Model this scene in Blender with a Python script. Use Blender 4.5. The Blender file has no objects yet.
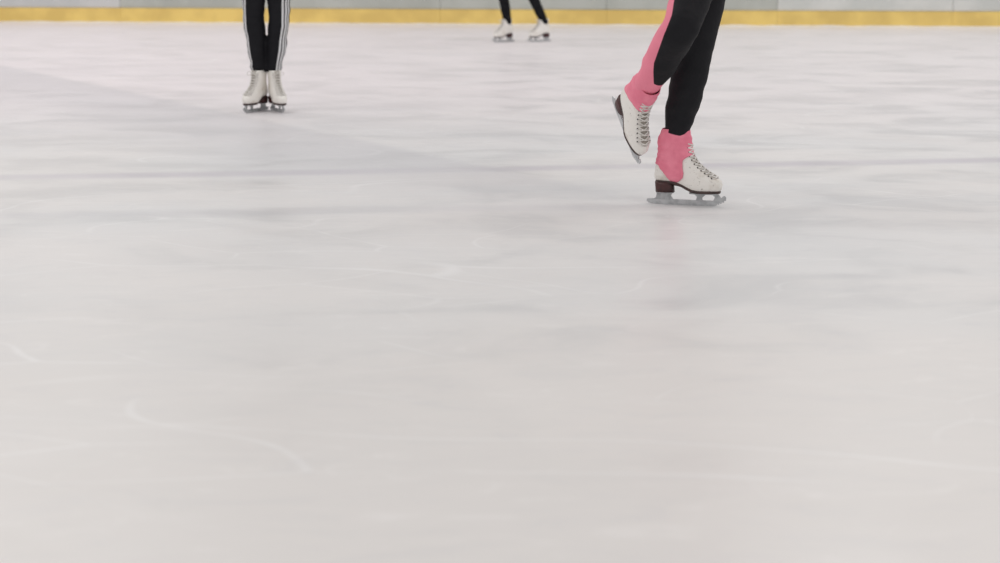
import bpy, bmesh, math, numpy as np
from mathutils import Vector, Matrix, noise

scene = bpy.context.scene
V = Vector

# ------------------------------------------------------------------ helpers
def link(ob, parent=None):
    scene.collection.objects.link(ob)
    if parent: ob.parent = parent
    return ob

def empty(name, loc=(0,0,0)):
    e = bpy.data.objects.new(name, None); e.location = loc; e.empty_display_size = .1
    return link(e)

def mesh_obj(name, verts, faces, mat=None, parent=None, smooth=True):
    me = bpy.data.meshes.new(name)
    me.from_pydata([tuple(v) for v in verts], [], faces)
    me.validate(); me.update()
    bm = bmesh.new(); bm.from_mesh(me); bmesh.ops.recalc_face_normals(bm, faces=bm.faces); bm.to_mesh(me); bm.free()
    for p in me.polygons: p.use_smooth = smooth
    if mat: me.materials.append(mat)
    return link(bpy.data.objects.new(name, me), parent)

class NT:
    def __init__(s, name):
        s.m = bpy.data.materials.new(name); s.m.use_nodes = True
        s.t = s.m.node_tree; s.b = s.t.nodes['Principled BSDF']
    def n(s, typ, **kw):
        nd = s.t.nodes.new(typ)
        for k, v in kw.items():
            if k.startswith('i_'):
                nd.inputs[k[2:].replace('_', ' ')].default_value = v
            else: setattr(nd, k, v)
        return nd
    def l(s, a, b): s.t.links.new(a, b)
    def math(s, op, a, b=None, clamp=False):
        nd = s.t.nodes.new('ShaderNodeMath'); nd.operation = op; nd.use_clamp = clamp
        for i, x in enumerate((a, b)):
            if x is None: continue
            if isinstance(x, (int, float)): nd.inputs[i].default_value = x
            else: s.l(x, nd.inputs[i])
        return nd.outputs[0]
    def sstep(s, val, lo, hi, a=0., b=1.):
        nd = s.t.nodes.new('ShaderNodeMapRange'); nd.interpolation_type = 'SMOOTHSTEP'
        s.l(val, nd.inputs[0]); nd.inputs[1].default_value = lo; nd.inputs[2].default_value = hi
        nd.inputs[3].default_value = a; nd.inputs[4].default_value = b
        return nd.outputs[0]
    def mix(s, fac, a, b):
        nd = s.t.nodes.new('ShaderNodeMix'); nd.data_type = 'RGBA'
        if isinstance(fac, (int, float)): nd.inputs[0].default_value = fac
        else: s.l(fac, nd.inputs[0])
        for i, x in ((6, a), (7, b)):
            if isinstance(x, tuple): nd.inputs[i].default_value = (*x, 1)
            else: s.l(x, nd.inputs[i])
        return nd.outputs[2]
    def bump(s, h, strength=.3, dist=.002):
        nd = s.t.nodes.new('ShaderNodeBump'); nd.inputs['Strength'].default_value = strength
        nd.inputs['Distance'].default_value = dist; s.l(h, nd.inputs['Height']); s.l(nd.outputs[0], s.b.inputs['Normal'])
    def noise(s, scale, detail=4, rough=.5, vec=None, dist=0.):
        nd = s.t.nodes.new('ShaderNodeTexNoise'); nd.inputs['Scale'].default_value = scale
        nd.inputs['Detail'].default_value = detail; nd.inputs['Roughness'].default_value = rough
        nd.inputs['Distortion'].default_value = dist
        if vec is None:
            if not hasattr(s, 'co'): s.co = s.n('ShaderNodeTexCoord').outputs['Object']
            vec = s.co
        s.l(vec, nd.inputs['Vector'])
        return nd.outputs[0]

def simple(name, c1, c2=None, rough=.6, nscale=30, metal=0., bump=0., bscale=200, bdist=.001, spec=.5):
    t = NT(name); c2 = c2 or tuple(x*.85 for x in c1)
    t.l(t.mix(t.sstep(t.noise(nscale), .35, .65), c1, c2), t.b.inputs['Base Color'])
    t.b.inputs['Roughness'].default_value = rough; t.b.inputs['Metallic'].default_value = metal
    t.b.inputs['Specular IOR Level'].default_value = spec
    if bump: t.bump(t.noise(bscale, 3), bump, bdist)
    return t.m

# ------------------------------------------------------------------ materials
PINK = (.95, .30, .40); PINK2 = (.86, .235, .33)
BLACK = (.008, .008, .010); BLACK2 = (.014, .014, .017)

def leggings_mat():
    t = NT('legging_fabric_pink_black')
    at = t.n('ShaderNodeAttribute', attribute_name='panel')
    fac = t.sstep(at.outputs['Fac'], -.0012, .0012)
    pk = t.mix(t.noise(18, 3), PINK, PINK2); bk = t.mix(t.noise(25, 3), BLACK, BLACK2)
    t.l(t.mix(fac, bk, pk), t.b.inputs['Base Color'])
    t.b.inputs['Roughness'].default_value = .7; t.b.inputs['Specular IOR Level'].default_value = .2
    t.bump(t.noise(60, 4), .35, .006)
    return t.m

def track_mat():
    t = NT('track_pants_fabric')
    at = t.n('ShaderNodeAttribute', attribute_name='panel').outputs['Fac']
    a = t.math('ABSOLUTE', at)
    mid = t.sstep(a, .0055, .0065, 1., 0.)
    o1 = t.sstep(a, .0135, .0145); o2 = t.sstep(a, .0255, .0265, 1., 0.)
    fac = t.math('MAXIMUM', mid, t.math('MULTIPLY', o1, o2))
    bk = t.mix(t.noise(25, 3), BLACK, BLACK2)
    t.l(t.mix(fac, bk, (.72, .72, .73)), t.b.inputs['Base Color'])
    t.b.inputs['Roughness'].default_value = .65; t.b.inputs['Specular IOR Level'].default_value = .15
    t.bump(t.noise(35, 4), .4, .01)
    return t.m

M_leg = leggings_mat(); M_track = track_mat()
M_black = simple('black_leggings', BLACK, BLACK2, .75, bump=.3, bscale=50, bdist=.006, spec=.12)
M_pink = simple('pink_boot_cover_fabric', PINK, PINK2, .8, 18, bump=.4, bscale=55, bdist=.006, spec=.2)
M_jacket = simple('jacket_fabric', (.03,.03,.035), (.05,.05,.06), .7, 20, bump=.3, bscale=40, bdist=.006)
M_jacket_p = simple('jacket_fabric_pink', (.7,.16,.24), (.6,.12,.2), .7, 20, bump=.3, bscale=40, bdist=.006)
M_skin = simple('skin', (.72,.47,.36), (.66,.40,.30), .5, 25)
M_hair = simple('hair_brown', (.07,.035,.018), (.03,.015,.008), .5, 60, bump=.6, bscale=150, bdist=.003)
M_lip = simple('lip', (.55,.2,.18), None, .45)
M_eye = simple('eye_white', (.85,.84,.82), None, .2)
M_iris = simple('eye_iris', (.05,.03,.02), None, .2)
def boot_mat():
    t = NT('boot_leather_white')
    c = t.mix(t.sstep(t.noise(12, 5, .6), .50, .75), (.90,.87,.82), (.66,.60,.52))
    c = t.mix(t.math('MULTIPLY', t.sstep(t.noise(70, 4, .7), .60, .70), .55), c, (.22,.18,.15))
    t.l(c, t.b.inputs['Base Color']); t.b.inputs['Roughness'].default_value = .38
    t.bump(t.noise(45, 4), .3, .003); return t.m
M_boot = boot_mat()
M_sole = simple('sole_edge', (.08,.045,.04), (.05,.03,.028), .5)
M_heel = simple('heel_stack', (.075,.022,.022), (.04,.014,.014), .4)
M_lace = simple('lace', (.86,.84,.80), (.70,.67,.63), .8, 80)
M_tongue = simple('tongue', (.42,.38,.33), (.30,.27,.24), .8, 60)
M_eyelet = simple('eyelet', (.10,.09,.09), None, .3, metal=.6)
M_steel = simple('blade_steel', (.62,.63,.64), (.48,.49,.50), .35, 40, metal=.6)
M_steel2 = simple('blade_mount', (.55,.56,.57), (.42,.43,.44), .4, 60, metal=.5)

# ------------------------------------------------------------------ ice skate
SL = np.array([
 [0.000,-.105,.135,.034],[.008,-.112,.143,.040],[.025,-.115,.146,.043],[.040,-.114,.141,.042],
 [.054,-.112,.124,.040],[.068,-.110,.099,.037],[.085,-.107,.073,.034],[.105,-.103,.050,.033],
 [.130,-.099,.033,.034],[.155,-.098,.024,.036],[.190,-.100,.022,.039]])
def sm(x, a, b):
    t = max(0., min(1., (x-a)/(b-a))); return t*t*(3-2*t)
def boot_pt(L, ang, inf=0.):
    xb, xf, hw = (float(np.interp(L, SL[:,0], SL[:,i])) for i in (1,2,3))
    xb -= inf; xf += inf; hw += inf
    c, s = math.cos(ang), math.sin(ang); e = 2/2.35
    x = (xb+xf)/2 + (xf-xb)/2*math.copysign(abs(c)**e, c)
    w = 1.0
    k = max(0, 1-L/.08)
    w -= k*(.20*(1-sm(x, -.01, .05)))
    y = hw*w*math.copysign(abs(s)**e, s)
    elev = .034*(1-sm(x, -.045, .055))
    z = .056 + L + elev*max(0., 1-L/.16)
    return V((x, y, z))

def prism(profile, y0, y1):
    n = len(profile)
    vs = [V((x, y0, z)) for x, z in profile] + [V((x, y1, z)) for x, z in profile]
    fs = [tuple(range(n)), tuple(range(2*n-1, n-1, -1))]
    fs += [(i, (i+1) % n, n+(i+1) % n, n+i) for i in range(n)]
    return vs, fs

def tube_geo(pts, rad, seg=8, side=None, sub=1, caps=True):
    """Lofted tube through pts with radii (r or (a,b)); returns verts, faces. Rounded caps."""
    pts = [V(p) for p in pts]; rad = [(r, r) if isinstance(r, (int, float)) else tuple(r) for r in rad]
    if sub > 1:
        P, R = [], []
        for i in range(len(pts)-1):
            p0 = pts[max(i-1, 0)]; p1 = pts[i]; p2 = pts[i+1]; p3 = pts[min(i+2, len(pts)-1)]
            for k in range(sub):
                t = k/sub
                P.append(.5*((2*p1)+(p2-p0)*t+(2*p0-5*p1+4*p2-p3)*t*t+(3*p1-p0-3*p2+p3)*t**3))
                tt = t*t*(3-2*t)*.5 + t*.5
                R.append(tuple(rad[i][j]*(1-tt)+rad[i+1][j]*tt for j in (0, 1)))
        P.append(pts[-1]); R.append(rad[-1]); pts, rad = P, R
    vs, fs = [], []
    N = len(pts); rings = []
    tang = [(pts[min(i+1, N-1)]-pts[max(i-1, 0)]).normalized() for i in range(N)]
    ref = V(side) if side is not None else (V((1,0,0)) if abs(tang[0].x) < .8 else V((0,1,0)))
    def ring(c, t, a, b):
        nonlocal ref
        u = (ref - t*ref.dot(t)).normalized(); ref = u if side is None else ref
        w = t.cross(u)
        st = len(vs)
        for k in range(seg):
            an = 2*math.pi*k/seg
            vs.append(c+u*(a*math.cos(an))+w*(b*math.sin(an)))
        rings.append(st)
    if caps:
        for q in (80, 55, 28):
            s_, c_ = math.sin(math.radians(q)), math.cos(math.radians(q)); r = min(rad[0])
            ring(pts[0]-tang[0]*r*s_, tang[0], rad[0][0]*c_, rad[0][1]*c_)
    for i in range(N): ring(pts[i], tang[i], *rad[i])
    if caps:
        for q in (28, 55, 80):
            s_, c_ = math.sin(math.radians(q)), math.cos(math.radians(q)); r = min(rad[-1])
            ring(pts[-1]+tang[-1]*r*s_, tang[-1], rad[-1][0]*c_, rad[-1][1]*c_)
    for a, b in zip(rings[:-1], rings[1:]):
        for k in range(seg):
            fs.append((a+k, a+(k+1) % seg, b+(k+1) % seg, b+k))
    fs.append(tuple(rings[0]+k for k in range(seg))[::-1]); fs.append(tuple(rings[-1]+k for k in range(seg)))
    return vs, fs

def merge(geos):
    V_, F_ = [], []
    for vs, fs in geos:
        o = len(V_); V_ += list(vs); F_ += [tuple(i+o for i in f) for f in fs]
    return V_, F_

def build_skate(parent, prefix, M, cover=None):
    """ice skate: local +x = toe, z=0 = blade edge.  M = world matrix"""
    def put(name, vs, fs, mat, smooth=True):
        return mesh_obj(prefix+name, [M @ V(v) for v in vs], fs, mat, parent, smooth)
    A = 48
    Ls = [0,.004,.008,.016,.025,.033,.040,.047,.054,.061,.068,.076,.085,.095,.105,.117,.130,.142,.155,.172,.190]
    vs, fs = [], []
    for L in Ls:
        for k in range(A): vs.append(boot_pt(L, 2*math.pi*k/A))
    for i in range(len(Ls)-1):
        for k in range(A):
            a = i*A+k; b = i*A+(k+1) % A; fs.append((a, b, b+A, a+A))
    fs.append(tuple(range(A)))
    # rolled collar
    o = len(vs)
    for k in range(A):
        p = boot_pt(.190, 2*math.pi*k/A, -.006); vs.append(p)
    for k in range(A):
        a = (len(Ls)-1)*A+k; b = (len(Ls)-1)*A+(k+1) % A; fs.append((a, b, o+(k+1) % A, o+k))
    fs.append(tuple(o+k for k in range(A)))
    put('boot', vs, fs, M_boot)
    # welt + sole
    vs, fs = [], []
    for dz, inf in ((.002, .0035), (-.001, .005), (-.006, .004), (-.008, .001)):
        for k in range(A):
            p = boot_pt(0, 2*math.pi*k/A, inf); p.z += dz; vs.append(p)
    for i in range(3):
        for k in range(A):
            a = i*A+k; b = i*A+(k+1) % A; fs.append((a, b, b+A, a+A))
    fs.append(tuple(range(A))); fs.append(tuple(3*A+k for k in range(A)))
    put('sole', vs, fs, M_sole)
    # heel stack
    vs, fs = [], []; H = 28
    for j, f in enumerate((1., .66, .33, 0.)):
        for k in range(H):
            an = 2*math.pi*k/H
            x = -.072+.036*math.copysign(abs(math.cos(an))**.75, math.cos(an))-.003*f; y = .028*math.copysign(abs(math.sin(an))**.8, math.sin(an))*(.94+.06*f)
            zt = .052+.034*(1-sm(x, -.045, .055))
            vs.append(V((x, y, .0475*(1-f)+zt*f)))
    for i in range(3):
        for k in range(H):
            a = i*H+k; b = i*H+(k+1) % H; fs.append((a, b, b+H, a+H))
    fs.append(tuple(range(H))); fs.append(tuple(3*H+k for k in range(H)))
    put('heel', vs, fs, M_heel)
    # blade runner with toe pick
    prof = [(-.142,.018),(-.142,.010),(-.136,.004),(-.120,.0012)]
    prof += [(x, .0009*abs(x/.11)**2) for x in np.linspace(-.1, .115, 12)]
    prof += [(.126,.0035),(.128,.0085),(.133,.0055),(.137,.012),(.142,.009),(.146,.016),(.152,.014),(.154,.022),(.160,.022),(.161,.033),(.156,.040),(.148,.038),(.140,.029),(.125,.023)]
    prof += [(x, .0205) for x in np.linspace(.11, -.13, 8)]
    put('blade', *prism(prof, -.0022, .0022), M_steel, False)
    p_r = [(-.118,.018),(-.106,.026),(-.104,.046),(-.042,.046),(-.050,.034),(-.040,.018)]
    g = [prism([(.150,.020),(.130,.046),(.105,.046),(.118,.034),(.112,.019)], -.003, .003),
         prism([(.072,.019),(.070,.030),(.088,.046),(.038,.046),(.050,.032),(.046,.019)], -.003, .003),
         prism(p_r, -.003, .003)]
    def plate(x0, x1, hw):
        n = 20; vs, fs = [], []
        for z in (.0445, .0485):
            for k in range(n):
                an = 2*math.pi*k/n
                vs.append(V(((x0+x1)/2+(x1-x0)/2*math.copysign(abs(math.cos(an))**.6, math.cos(an)), hw*math.copysign(abs(math.sin(an))**.6, math.sin(an)), z)))
        fs = [tuple(range(n)), tuple(range(n, 2*n))]+[(k, (k+1) % n, n+(k+1) % n, n+k) for k in range(n)]
        return vs, fs
    g += [plate(.02, .130, .026), plate(-.106, -.038, .022)]
    put('blade_mount', *merge(g), M_steel2, False)
    # tongue strip down the instep
    lv = [.050+.007*i for i in range(21)]
    vs, fs = [], []
    angs = np.radians(np.linspace(-18, 18, 9))
    for L in lv:
        for a in angs: vs.append(boot_pt(L, float(a), .0012))
    for i in range(len(lv)-1):
        for k in range(8):
            a = i*9+k; fs.append((a, a+1, a+10, a+9))
    put('tongue', vs, fs, M_tongue)
    # laces and eyelets
    g = []; ge = []; levels = [.052,.060,.069,.079,.090,.102,.116,.131,.147,.163,.178]
    for i, L in enumerate(levels):
        for sgn in (-1, 1):
            e = boot_pt(L, sgn*math.radians(36), .002)
            nrm = (boot_pt(L, sgn*math.radians(36), .012)-e).normalized()
            ge.append(tube_geo([e-nrm*.001, e+nrm*.0008], [.0030, .0026], 8))
        if i < len(levels)-1:
            for sgn in (-1, 1):
                L2 = levels[i+1]
                pts = [boot_pt(L+(L2-L)*t, math.radians(sgn*34*(1-2*t)), .0045+(.003*math.sin(math.pi*t))*(1 if sgn > 0 else .5)) for t in (0,.25,.5,.75,1)]
                g.append(tube_geo(pts, [.0026]*5, 6))
    # bow
    if not cover:
        c = boot_pt(.180, 0, .008)
        for sgn in (-1, 1):
            g.append(tube_geo([c, c+V((.012, sgn*.02, .006)), c+V((.014, sgn*.036, -.008)), c+V((.008, sgn*.022, -.016)), c], [.002]*5, 6, sub=4))
    put('laces', *merge(g), M_lace); put('eyelets', *merge(ge), M_eyelet)
    if cover:
        vs, fs = [], []; rows = 24; A2 = 96
        for r in range(rows+1):
            f = r/rows
            for k in range(A2):
                an = 2*math.pi*k/A2
                x0 = boot_pt(.07, an).x
                if cover == 'stirrup':       # stirrup strap running under the arch in front of the heel
                    Lb = float(np.interp(x0, [-.115,-.095,-.068,-.058,-.036,-.026,.0,.03,.07,.11], [.085,.080,.030,.002,.002,.018,.070,.112,.130,.134]))
                else:                         # short cuff
                    Lb = float(np.interp(x0, [-.115,-.06,0,.05,.1], [.070,.095,.118,.132,.138]))
                L = Lb*(1-f)+.232*f
                p = boot_pt(min(L, .19), an, .0045+.0012*math.sin(L*260+2*math.sin(an)))
                if L > .19:
                    p.z += (L-.19); q = (L-.19)/.042
                    cx = -.039; p.x = cx+(p.x-cx)*(1-.22*q)+.004*q
                vs.append(p)
        for i in range(rows):
            for k in range(A2):
                a = i*A2+k; b = i*A2+(k+1) % A2; fs.append((a, b, b+A2, a+A2))
        ob = put('boot_cover', vs, fs, M_pink)
        md = ob.modifiers.new('thick', 'SOLIDIFY'); md.thickness = .002; md.offset = -1

def skate_matrix(origin, toe, up):
    x = V(toe).normalized(); z = V(up); z = (z-x*z.dot(x)).normalized(); y = z.cross(x)
    m = Matrix((x, y, z)).transposed().to_4x4(); m.translation = V(origin)
    return m

# ------------------------------------------------------------------ body surfaces
def ellipsoid(c, r, M3=None, u=20, v=14):
    vs, fs = [], []
    c = V(c)
    for i in range(1, v):
        th = math.pi*i/v
        for k in range(u):
            ph = 2*math.pi*k/u
            p = V((r[0]*math.sin(th)*math.cos(ph), r[1]*math.sin(th)*math.sin(ph), r[2]*math.cos(th)))
            if M3: p = M3 @ p
            vs.append(c+p)
    for i in range(v-2):
        for k in range(u):
            a = i*u+k; b = i*u+(k+1) % u; fs.append((a, b, b+u, a+u))
    fs.append(tuple(range(u))); fs.append(tuple((v-2)*u+k for k in range(u)))
    return vs, fs

def fuse(name, geos, voxel, mat, parent, smooth_it=6):
    tmp = mesh_obj('tmp', *merge(geos))
    md = tmp.modifiers.new('r', 'REMESH'); md.mode = 'VOXEL'; md.voxel_size = voxel; md.use_smooth_shade = True
    s = tmp.modifiers.new('s', 'SMOOTH'); s.iterations = smooth_it; s.factor = .5
    dg = bpy.context.evaluated_depsgraph_get()
    me = bpy.data.meshes.new_from_object(tmp.evaluated_get(dg))
    old = tmp.data; bpy.data.objects.remove(tmp); bpy.data.meshes.remove(old)
    me.name = name; me.materials.clear(); me.materials.append(mat)
    for p in me.polygons: p.use_smooth = True
    return link(bpy.data.objects.new(name, me), parent)

def polyline_near(P, pts):
    """for each vertex nearest point on polyline and param"""
    best = np.full(len(P), 1e9); near = np.zeros_like(P); par = np.zeros(len(P)); tn = np.zeros_like(P)
    for i in range(len(pts)-1):
        a = np.array(pts[i]); b = np.array(pts[i+1]); d = b-a
        t = np.clip(((P-a)@d)/(d@d), 0, 1); q = a+t[:,None]*d
        ds = np.linalg.norm(P-q, axis=1); m = ds < best
        best[m] = ds[m]; near[m] = q[m]; par[m] = i+t[m]; tn[m] = d/np.linalg.norm(d)
    return best, near, par, tn

def get_co(me):
    a = np.zeros(len(me.vertices)*3); me.vertices.foreach_get('co', a); return a.reshape(-1, 3)

def set_attr(me, vals):
    at = me.attributes.new('panel', 'FLOAT', 'POINT'); at.data.foreach_set('value', np.asarray(vals, dtype=np.float32))

def build_person(root, fwd, hipL, kneeL, ankL, hipR, kneeR, ankR, legr, lean=.03, jacket=M_jacket, pants=M_black,
                 arms='out', height=1.0, wrinkle=.0):
    f = V(fwd).normalized(); up = V((0,0,1)); r = f.cross(up)     # r = person's right
    R3 = Matrix((r, f, up)).transposed()                           # local: x right, y fwd, z up
    hipL, kneeL, ankL, hipR, kneeR, ankR = map(V, (hipL, kneeL, ankL, hipR, kneeR, ankR))
    pc = (hipL+hipR)/2
    # --- lower body
    def leg(h, k, a):
        d1 = (h-k); d2 = (k-a)
        pts = [h+V((0,0,.02)), k+d1*.62, k+d1*.25, k, a+d2*.72, a+d2*.42, a+d2*.15, a]
        return tube_geo(pts, legr, 28, sub=5)
    geos = [leg(hipL, kneeL, ankL), leg(hipR, kneeR, ankR)]
    geos.append(tube_geo([pc+V((0,0,-.06)), pc+V((0,0,.03)), pc+V((0,0,.12)), pc+V((0,0,.20))],
                         [(.12,.085), (.155,.115), (.14,.10), (.118,.085)], 28, side=r, sub=4))
    for h in (hipL, hipR): geos.append(ellipsoid(h-f*.04+V((0,0,.0)), (.075,.085,.085), R3))
    low = fuse('trousers', geos, .0075, pants, root, 4)
    if wrinkle:
        for v in low.data.vertices:
            p = v.co; n = v.normal
            w = noise.noise(V((p.x*9, p.y*9, p.z*26)))
            v.co = p + n*w*wrinkle
    # --- torso, arms
    T = pc+V((0,0,.17)); ch = pc+f*lean+V((0,0,.32)); sh = pc+f*lean*1.5+V((0,0,.45)); nk = pc+f*lean*1.8+V((0,0,.52))
    geos = [tube_geo([pc+V((0,0,.09)), T, ch, sh, nk], [(.152,.112), (.128,.095), (.15,.108), (.14,.085), (.052,.052)], 28, side=r, sub=5)]
    hands = []
    for sg in (-1, 1):
        s = sh + r*sg*.15 + V((0,0,.0))
        if arms == 'out':
            e = s + r*sg*.18 + V((0,0,-.17)) + f*.02; w = e + r*sg*.14 + V((0,0,-.10)) + f*.12
        else:
            e = s + r*sg*.06 + V((0,0,-.25)) - f*.02; w = e + r*sg*.03 + V((0,0,-.20)) + f*.10
        geos.append(tube_geo([sh+r*sg*.06, s, s*.5+e*.5, e, e*.5+w*.5, w], [.055,.056,.046,.039,.036,.027], 20, sub=4))
        hands.append((w, (w-e).normalized(), sg))
    fuse('jacket', geos, .012, jacket, root, 4)
    # --- hands
    for w, d, sg in hands:
        across = (f - d*f.dot(d)).normalized(); palmn = d.cross(across).normalized()
        if palmn.dot(pc-w) < 0: palmn = -palmn
        g = [tube_geo([w-d*.02, w+d*.02, w+d*.06, w+d*.085], [(.024,.019), (.032,.015), (.039,.014), (.036,.012)], 16, side=across, sub=3)]
        for i, (o, L) in enumerate(((.028,.068), (.0095,.078), (-.0095,.072), (-.028,.056))):
            b = w+d*.082+across*o; d2 = (d*.92+palmn*.3+across*o*2).normalized(); d3 = (d*.7+palmn*.7).normalized()
            g.append(tube_geo([b-d*.02, b+d2*L*.45, b+d2*L*.45+(d2+d3).normalized()*L*.3, b+d2*L*.45+(d2+d3).normalized()*L*.3+d3*L*.25], [.0095,.0085,.0078,.0068], 10))
        tb = w+d*.025+across*.026
        t1 = tb+(across*.7+d*.7+palmn*.2).normalized()*.036; t2 = t1+(d*.85+across*.35+palmn*.2).normalized()*.028
        g.append(tube_geo([tb-across*.012, tb, t1, t2], [.012,.013,.0105,.0085], 10))
        fuse('hand_left' if sg < 0 else 'hand_right', g, .0040, M_skin, root, 2)
    # --- head
    hc = nk + f*.035 + V((0,0,.135))
    L = lambda x, y, z: hc + R3 @ V((x, y, z))
    g = [ellipsoid(L(0,-.012,.025), (.073,.090,.085), R3), ellipsoid(L(0,.022,-.035), (.056,.062,.072), R3),
         ellipsoid(L(0,.050,-.082), (.026,.024,.022), R3),
         tube_geo([nk-V((0,0,.03)), nk+f*.01+V((0,0,.05)), L(0,-.01,-.04)], [.056,.050,.054], 20, sub=3),
         tube_geo([L(0,.078,.012), L(0,.096,-.014), L(0,.100,-.026)], [.008,.011,.0125], 12),
         ellipsoid(L(-.012,.090,-.028), (.008,.009,.007), R3), ellipsoid(L(.012,.090,-.028), (.008,.009,.007), R3),
         ellipsoid(L(-.073,-.005,-.008), (.009,.019,.031), R3), ellipsoid(L(.073,-.005,-.008), (.009,.019,.031), R3),
         ellipsoid(L(0,.072,.030), (.052,.014,.010), R3), ellipsoid(L(0,.080,-.052), (.022,.010,.010), R3)]
    fuse('head', g, .0048, M_skin, root, 3)
    g = [ellipsoid(L(s*.030,.0735,.008), (.0125,.010,.0095), R3) for s in (-1, 1)]
    mesh_obj('eyes', *merge(g), M_eye, root)
    g = [ellipsoid(L(s*.030,.0815,.008), (.0058,.0030,.0058), R3) for s in (-1, 1)]
    mesh_obj('irises', *merge(g), M_iris, root)
    g = [tube_geo([L(-.023,.080,-.052), L(-.01,.090,-.049), L(0,.0915,-.051), L(.01,.090,-.049), L(.023,.080,-.052)], [.0022,.0042,.0040,.0042,.0022], 8, sub=3),
         tube_geo([L(-.021,.080,-.054), L(0,.0905,-.058), L(.021,.080,-.054)], [.0022,.0052,.0022], 8, sub=4)]
    mesh_obj('lips', *merge(g), M_lip, root)
    g = [ellipsoid(L(0,-.022,.038), (.080,.092,.088), R3), ellipsoid(L(0,-.055,-.015), (.070,.055,.07), R3),
         ellipsoid(L(0,.035,.085), (.055,.042,.026), R3), ellipsoid(L(0,-.10,.085), (.042,.040,.040), R3)]
    g += [tube_geo([L(s*.045,.055,.072), L(s*.070,.025,.05), L(s*.077,.0,.03)], [.012,.014,.014], 10, sub=3) for s in (-1, 1)]
    fuse('hair', g, .0055, M_hair, root, 3)
    g = [tube_geo([L(s*.016,.085,.031), L(s*.032,.084,.035), L(s*.046,.073,.030)], [.0022,.003,.002], 8) for s in (-1, 1)]
    mesh_obj('eyebrows', *merge(g), M_hair, root)
    return low

# ================================================================== skater 1 (right, pink)
sk1 = empty('figure_skater')
yaw = math.radians(-17)
S1 = skate_matrix((.694, 6.235, 0.0), (math.cos(yaw), math.sin(yaw), 0), (0,0,1))
S2 = skate_matrix((.471, 6.35, .270), (.30, -.50, -.82), (.31, -.76, .55))
aL = S1 @ V((-.036, 0, .262)); aR = S2 @ V((-.038, 0, .255))
hL, kL = V((.795, 6.30, .95)), V((.718, 6.205, .565))
hR, kR = V((.756, 6.13, .95)), V((.634, 5.93, .675))
legr = [.084, .078, .070, .066, .067, .063, .052, .044]
low = build_person(sk1, (.92,-.38,0), hL, kL, aL, hR, kR, aR, legr, lean=.05, jacket=M_jacket_p, pants=M_leg, wrinkle=.006)
P = get_co(low.data)
dR, nR, pR, tR = polyline_near(P, [tuple(hR), tuple(kR), tuple(aR)])
dL, nL, pL, tL = polyline_near(P, [tuple(hL), tuple(kL), tuple(aL)])
side = np.array([-.93, .10, .36])
sd = side[None,:]-tR*((tR@side)[:,None]); sd /= np.linalg.norm(sd, axis=1)[:,None]
proj = ((P-nR)*sd).sum(1)
cthr = np.interp(pR, [0, .7, 1.0, 1.45, 1.74, 1.86, 2.0], [.066, .060, .044, .024, -.014, -.10, -.2])
pan = proj-cthr
isL = dL < dR
panL = np.where(pL > 1.0, (pL-1.965)*.35, -.2)
set_attr(low.data, np.where(isL, panL, pan))

# ================================================================== skater 2 (left, track pants, facing camera)
sk2 = empty('figure_skater')
yR = math.radians(-112); yL = math.radians(-66)
XR, XL = -1.466, -1.345     # person's right foot is on the image left
A1 = skate_matrix((XR, 10.06, 0), (math.cos(yR), math.sin(yR), 0), (0,0,1))
A2 = skate_matrix((XL, 10.06, 0), (math.cos(yL), math.sin(yL), 0), (0,0,1))
aR2 = A1 @ V((-.038,0,.262)); aL2 = A2 @ V((-.038,0,.262))
hR2, kR2 = V((-1.475,10.10,.90)), V((-1.468,10.06,.53))
hL2, kL2 = V((-1.315,10.10,.90)), V((-1.318,10.06,.53))
legr2 = [.084,.077,.066,.062,.060,.057,.050,.048]
low2 = build_person(sk2, (0,-1,0), hL2, kL2, aL2, hR2, kR2, aR2, legr2, lean=.03, jacket=M_jacket, pants=M_track, arms='down', wrinkle=.008)
P = get_co(low2.data)
res = []
for h, k, a, s, dg_ in ((hR2,kR2,aR2,-1,66), (hL2,kL2,aL2,1,48)):
    d, n_, p_, t_ = polyline_near(P, [tuple(h), tuple(k), tuple(a)])
    rel = P-n_; an = np.arctan2(rel[:,0]*s, -rel[:,1])      # 0 = front, +90 = outer side
    res.append((d, (an-math.radians(dg_))*.056))
set_attr(low2.data, np.where(res[0][0] < res[1][0], res[0][1], res[1][1]))

# ================================================================== skater 3 (far)
sk3 = empty('figure_skater')
y3 = math.radians(-142); y4 = math.radians(-150)
B1 = skate_matrix((.045, 18.28, 0), (math.cos(y3), math.sin(y3), 0), (0,0,1))
B2 = skate_matrix((.440, 18.34, 0), (math.cos(y4), math.sin(y4), 0), (0,0,1))
aR3 = B1 @ V((-.045,0,.215)); aL3 = B2 @ V((-.045,0,.215))
hR3, kR3 = V((.10,18.30,.87)), V((.035,18.22,.50))
hL3, kL3 = V((.265,18.38,.87)), V((.345,18.27,.50))
legr3 = [.080,.074,.062,.056,.055,.052,.047,.046]
build_person(sk3, (-.35,-.93,0), hL3, kL3, aL3, hR3, kR3, aR3, legr3, lean=.05, jacket=M_jacket, pants=M_black, wrinkle=.003)

build_skate(sk1, 'left_skate_', S1, cover='stirrup')
build_skate(sk1, 'right_skate_', S2, cover='cuff')
build_skate(sk2, 'right_skate_', A1); build_skate(sk2, 'left_skate_', A2)
build_skate(sk3, 'right_skate_', B1); build_skate(sk3, 'left_skate_', B2)

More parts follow.
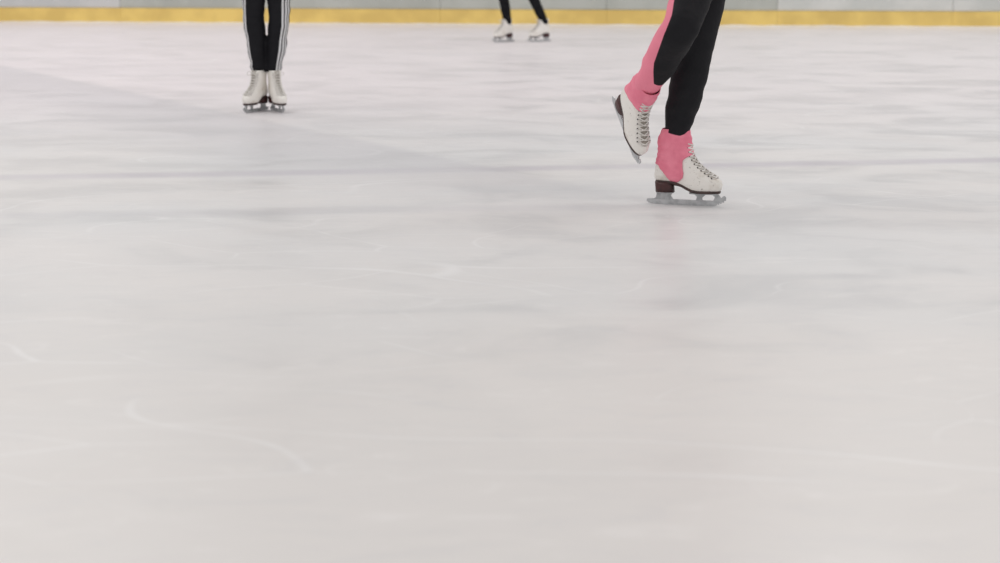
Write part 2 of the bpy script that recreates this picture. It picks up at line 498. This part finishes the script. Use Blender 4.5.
# ================================================================== ice
def ice_mat():
    t = NT('rink_ice')
    co = t.n('ShaderNodeTexCoord').outputs['Object']; t.co = co
    sep = t.n('ShaderNodeSeparateXYZ'); t.l(co, sep.inputs[0]); X, Y = sep.outputs[0], sep.outputs[1]
    mp = t.n('ShaderNodeMapping'); t.l(co, mp.inputs[0]); mp.inputs['Scale'].default_value = (.7, 1.0, 1); mp.inputs['Rotation'].default_value = (0,0,.25)
    a = t.noise(.55, 5, .55, mp.outputs[0], .6)
    b = t.noise(2.1, 6, .62, mp.outputs[0], .8)
    c = t.mix(t.sstep(a, .35, .65), (.730,.735,.738), (.775,.757,.745))
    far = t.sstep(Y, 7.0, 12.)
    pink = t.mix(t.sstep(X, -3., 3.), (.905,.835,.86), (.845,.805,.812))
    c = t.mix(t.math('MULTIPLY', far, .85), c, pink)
    c = t.mix(t.sstep(Y, 3.0, 5.5, .8, 0.), c, (.755,.725,.700))
    # cloudy frost and worn wet streaks
    wet = t.sstep(b, .46, .68)
    zone = t.math('MULTIPLY', t.sstep(Y, 3.0, 4.3, .12, 1.), t.sstep(X, -2., 1.5, .40, 1.))
    c = t.mix(t.math('MULTIPLY', t.math('MULTIPLY', wet, zone), .34), c, (.52,.525,.54))
    # fine mottling left by blades
    mp3 = t.n('ShaderNodeMapping'); t.l(co, mp3.inputs[0]); mp3.inputs['Scale'].default_value = (.5, 1.3, 1); mp3.inputs['Rotation'].default_value = (0,0,-.3)
    mo = t.noise(9, 6, .7, mp3.outputs[0], 1.2)
    c = t.mix(t.sstep(mo, .50, .72, 0., .20), c, (.60,.60,.62))
    c = t.mix(t.sstep(mo, .46, .28, 0., .22), c, (.93,.91,.90))
    # skated marks : thin scratches
    def scratches(rot, sx, sy, sc, wd, amt, c):
        v = t.n('ShaderNodeTexVoronoi', feature='DISTANCE_TO_EDGE'); v.inputs['Scale'].default_value = sc
        m_ = t.n('ShaderNodeMapping'); t.l(co, m_.inputs[0]); m_.inputs['Scale'].default_value = (sx, sy, 1); m_.inputs['Rotation'].default_value = (0,0,rot)
        nz = t.n('ShaderNodeTexNoise'); nz.inputs['Scale'].default_value = .8; t.l(m_.outputs[0], nz.inputs['Vector'])
        vm = t.n('ShaderNodeVectorMath', operation='ADD'); t.l(m_.outputs[0], vm.inputs[0]); t.l(nz.outputs[1], vm.inputs[1])
        t.l(vm.outputs[0], v.inputs['Vector'])
        s_ = t.math('MULTIPLY', t.sstep(v.outputs[0], .0, wd, 1., 0.), t.sstep(t.noise(1.1+sc*.2, 3, .5, m_.outputs[0]), .48, .62))
        return t.mix(t.math('MULTIPLY', s_, amt), c, (.94,.94,.94))
    c = scratches(-.5, .45, 1.3, 1.3, .012, .34, c)
    c = scratches(.7, .5, 1.1, 2.6, .014, .30, c)
    def sd(nx, ny, cc):
        return t.math('SUBTRACT', t.math('ADD', t.math('MULTIPLY', X, nx), t.math('MULTIPLY', Y, ny)), cc)
    wob = t.math('MULTIPLY', t.math('SUBTRACT', t.noise(.6, 2), .5), .10)
    # under-ice painted line
    d1 = t.math('ABSOLUTE', t.math('ADD', sd(-.1415, .990, 7.235), wob))
    m1 = t.math('MULTIPLY', t.sstep(d1, .02, .15, 1., 0.), t.sstep(t.noise(1.2, 3), .3, .6, .45, .85))
    c = t.mix(t.math('MULTIPLY', m1, .70), c, (.54,.51,.57))
    d2 = t.math('ABSOLUTE', sd(-.102, .995, 6.115))
    m2 = t.math('MULTIPLY', t.sstep(d2, .02, .14, 1., 0.), t.sstep(X, .3, 1.0, 1., 0.))
    c = t.mix(t.math('MULTIPLY', m2, .20), c, (.52,.51,.55))
    # diagonal shadow band painted into the ice colour as a greyer strip
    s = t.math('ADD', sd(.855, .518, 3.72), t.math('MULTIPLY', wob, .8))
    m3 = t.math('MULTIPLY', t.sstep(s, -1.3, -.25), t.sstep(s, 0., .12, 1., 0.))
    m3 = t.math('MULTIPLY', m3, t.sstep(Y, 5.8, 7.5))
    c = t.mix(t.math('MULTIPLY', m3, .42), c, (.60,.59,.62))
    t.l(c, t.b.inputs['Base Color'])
    t.l(t.sstep(b, .35, .65, .42, .30), t.b.inputs['Roughness'])
    t.b.inputs['IOR'].default_value = 1.31
    t.b.inputs['Specular IOR Level'].default_value = .4
    t.bump(t.noise(5, 5, .6), .12, .01)
    return t.m
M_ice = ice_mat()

cb = V((-.0, 22.80, 0)); u_b = V((6.51+7.04, 21.94-23.74, 0)).normalized(); n_b = V((-u_b.y, u_b.x, 0))  # n_b points away from camera
if n_b.y < 0: n_b = -n_b
def B(s, d, z): return cb + u_b*s + n_b*d + V((0,0,z))
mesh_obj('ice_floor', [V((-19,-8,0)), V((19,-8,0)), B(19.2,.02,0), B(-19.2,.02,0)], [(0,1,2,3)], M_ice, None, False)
mesh_obj('floor', [B(-19.2,.02,-.002), B(19.2,.02,-.002), B(19.2,4.2,-.002), B(-19.2,4.2,-.002)], [(0,1,2,3)],
         simple('concrete', (.35,.35,.35), (.28,.28,.28), .8, 3), None, False)

# ================================================================== rink boards
M_bd = simple('board_plastic', (.53,.55,.515), (.45,.47,.435), .45, 1.6, bump=.1, bscale=8)
M_bd_l = simple('board_plastic_pale', (.64,.65,.65), (.56,.58,.58), .45, 1.6)
M_bd_w = simple('board_plastic_white', (.72,.73,.71), (.62,.64,.62), .45, 2.2)
M_kick = simple('kickplate_yellow', (.92,.68,.21), (.78,.56,.17), .45, 2.5, bump=.1, bscale=10)
M_cap = simple('cap_rail', (.75,.58,.12), None, .4, 4)
M_seam = simple('seam', (.22,.22,.21), None, .7)
M_alu = simple('aluminium', (.6,.6,.62), None, .35, metal=.9)
M_snow = simple('shaved_ice', (.86,.86,.87), (.78,.78,.80), .8, 12, bump=.5, bscale=60, bdist=.01)
def glass():
    t = NT('acrylic_shield'); t.b.inputs['Base Color'].default_value = (.95,.97,.97,1)
    t.b.inputs['Roughness'].default_value = .03; t.b.inputs['Transmission Weight'].default_value = 1; t.b.inputs['IOR'].default_value = 1.1
    return t.m
M_glass = glass()
boards = empty('rink_boards')
def box(name, s0, s1, d0, d1, z0, z1, mat, bev=.004):
    vs = [B(s, d, z) for z in (z0, z1) for s, d in ((s0,d0),(s1,d0),(s1,d1),(s0,d1))]
    fs = [(0,1,2,3),(4,5,6,7),(0,1,5,4),(1,2,6,5),(2,3,7,6),(3,0,4,7)]
    ob = mesh_obj(name, vs, fs, mat, boards, False)
    if bev:
        md = ob.modifiers.new('b', 'BEVEL'); md.width = bev; md.segments = 2
    return ob
W = 2.26
for i, k in enumerate(range(-9, 7)):
    s0 = 3.70+W*k; s1 = s0+W
    mat = M_bd_w if k >= 0 else (M_bd_l if s1 < -5.2 else M_bd)
    box('panel_%d' % i, s0+.002, s1-.002, .010, .05, .208, 1.06, mat)
    box('kickplate_%d' % i, s0+.001, s1-.001, 0, .05, .0, .204, M_kick, .002)
    box('shield_post_%d' % i, s0-.02, s0+.02, .06, .10, 1.10, 2.9, M_alu)
    box('shield_%d' % i, s0+.03, s1-.03, .074, .086, 1.105, 2.88, M_glass, 0)
s0 = 3.70-W*9; s1 = 3.70+W*7
box('backing', s0, s1, .05, .14, 0, 1.06, M_seam, 0)
box('cap_rail', s0, s1, -.01, .16, 1.06, 1.10, M_cap, .01)
# snow fillet at the board foot
vs, fs = [], []
n = 260
for i in range(n+1):
    s = s0+(s1-s0)*i/n; w = .05+.03*noise.noise(V((s*2.1, 3, 0))); h = .014+.010*noise.noise(V((s*3.3, 9, 0)))
    vs += [B(s, 0, h), B(s, -w*.5, h*.6), B(s, -w, 0)]
for i in range(n):
    a = i*3; fs += [(a, a+1, a+4, a+3), (a+1, a+2, a+5, a+4)]
mesh_obj('snow_edge', vs, fs, M_snow, boards)
# hall wall behind
M_wall = simple('wall_paint', (.66,.66,.67), (.60,.60,.61), .8, .6)
def wallbox(name, pts, z0, z1, mat):
    vs = [p+V((0,0,z0)) for p in pts]+[p+V((0,0,z1)) for p in pts]
    mesh_obj(name, vs, [(0,1,2,3),(4,5,6,7),(0,1,5,4),(1,2,6,5),(2,3,7,6),(3,0,4,7)], mat, None, False)
wallbox('wall_back', [B(-19.2,4.2,0), B(19.2,4.2,0), B(19.2,4.4,0), B(-19.2,4.4,0)], -.01, 6.5, M_wall)

# ================================================================== lights
w = bpy.data.worlds.new('hall_light'); scene.world = w; w.use_nodes = True
bg = w.node_tree.nodes['Background']; bg.inputs[0].default_value = (1.,.985,.985,1); bg.inputs[1].default_value = .52
def area(loc, sx, sy, e, col=(1,.97,.95)):
    ld = bpy.data.lights.new('ceiling_light', 'AREA'); ld.shape = 'RECTANGLE'; ld.size = sx; ld.size_y = sy; ld.energy = e; ld.color = col
    ob = bpy.data.objects.new('ceiling_light', ld); ob.location = loc; link(ob); return ob
for y in (1, 8, 15, 21):
    for x in (-6, 5):
        area((x, y, 7.5), 3.5, 2.0, 155 if x < 0 else 135)

# ================================================================== camera
cam = bpy.data.cameras.new('camera'); cam.lens = 60.0; cam.sensor_width = 36
co = bpy.data.objects.new('camera', cam); co.location = (0, 0, .926)
co.rotation_euler = (math.radians(90-11.082), 0, 0); link(co); scene.camera = co
cam.clip_end = 200
cam.dof.use_dof = True; cam.dof.focus_distance = 6.6; cam.dof.aperture_fstop = 3.0
scene.view_settings.view_transform = 'Standard'
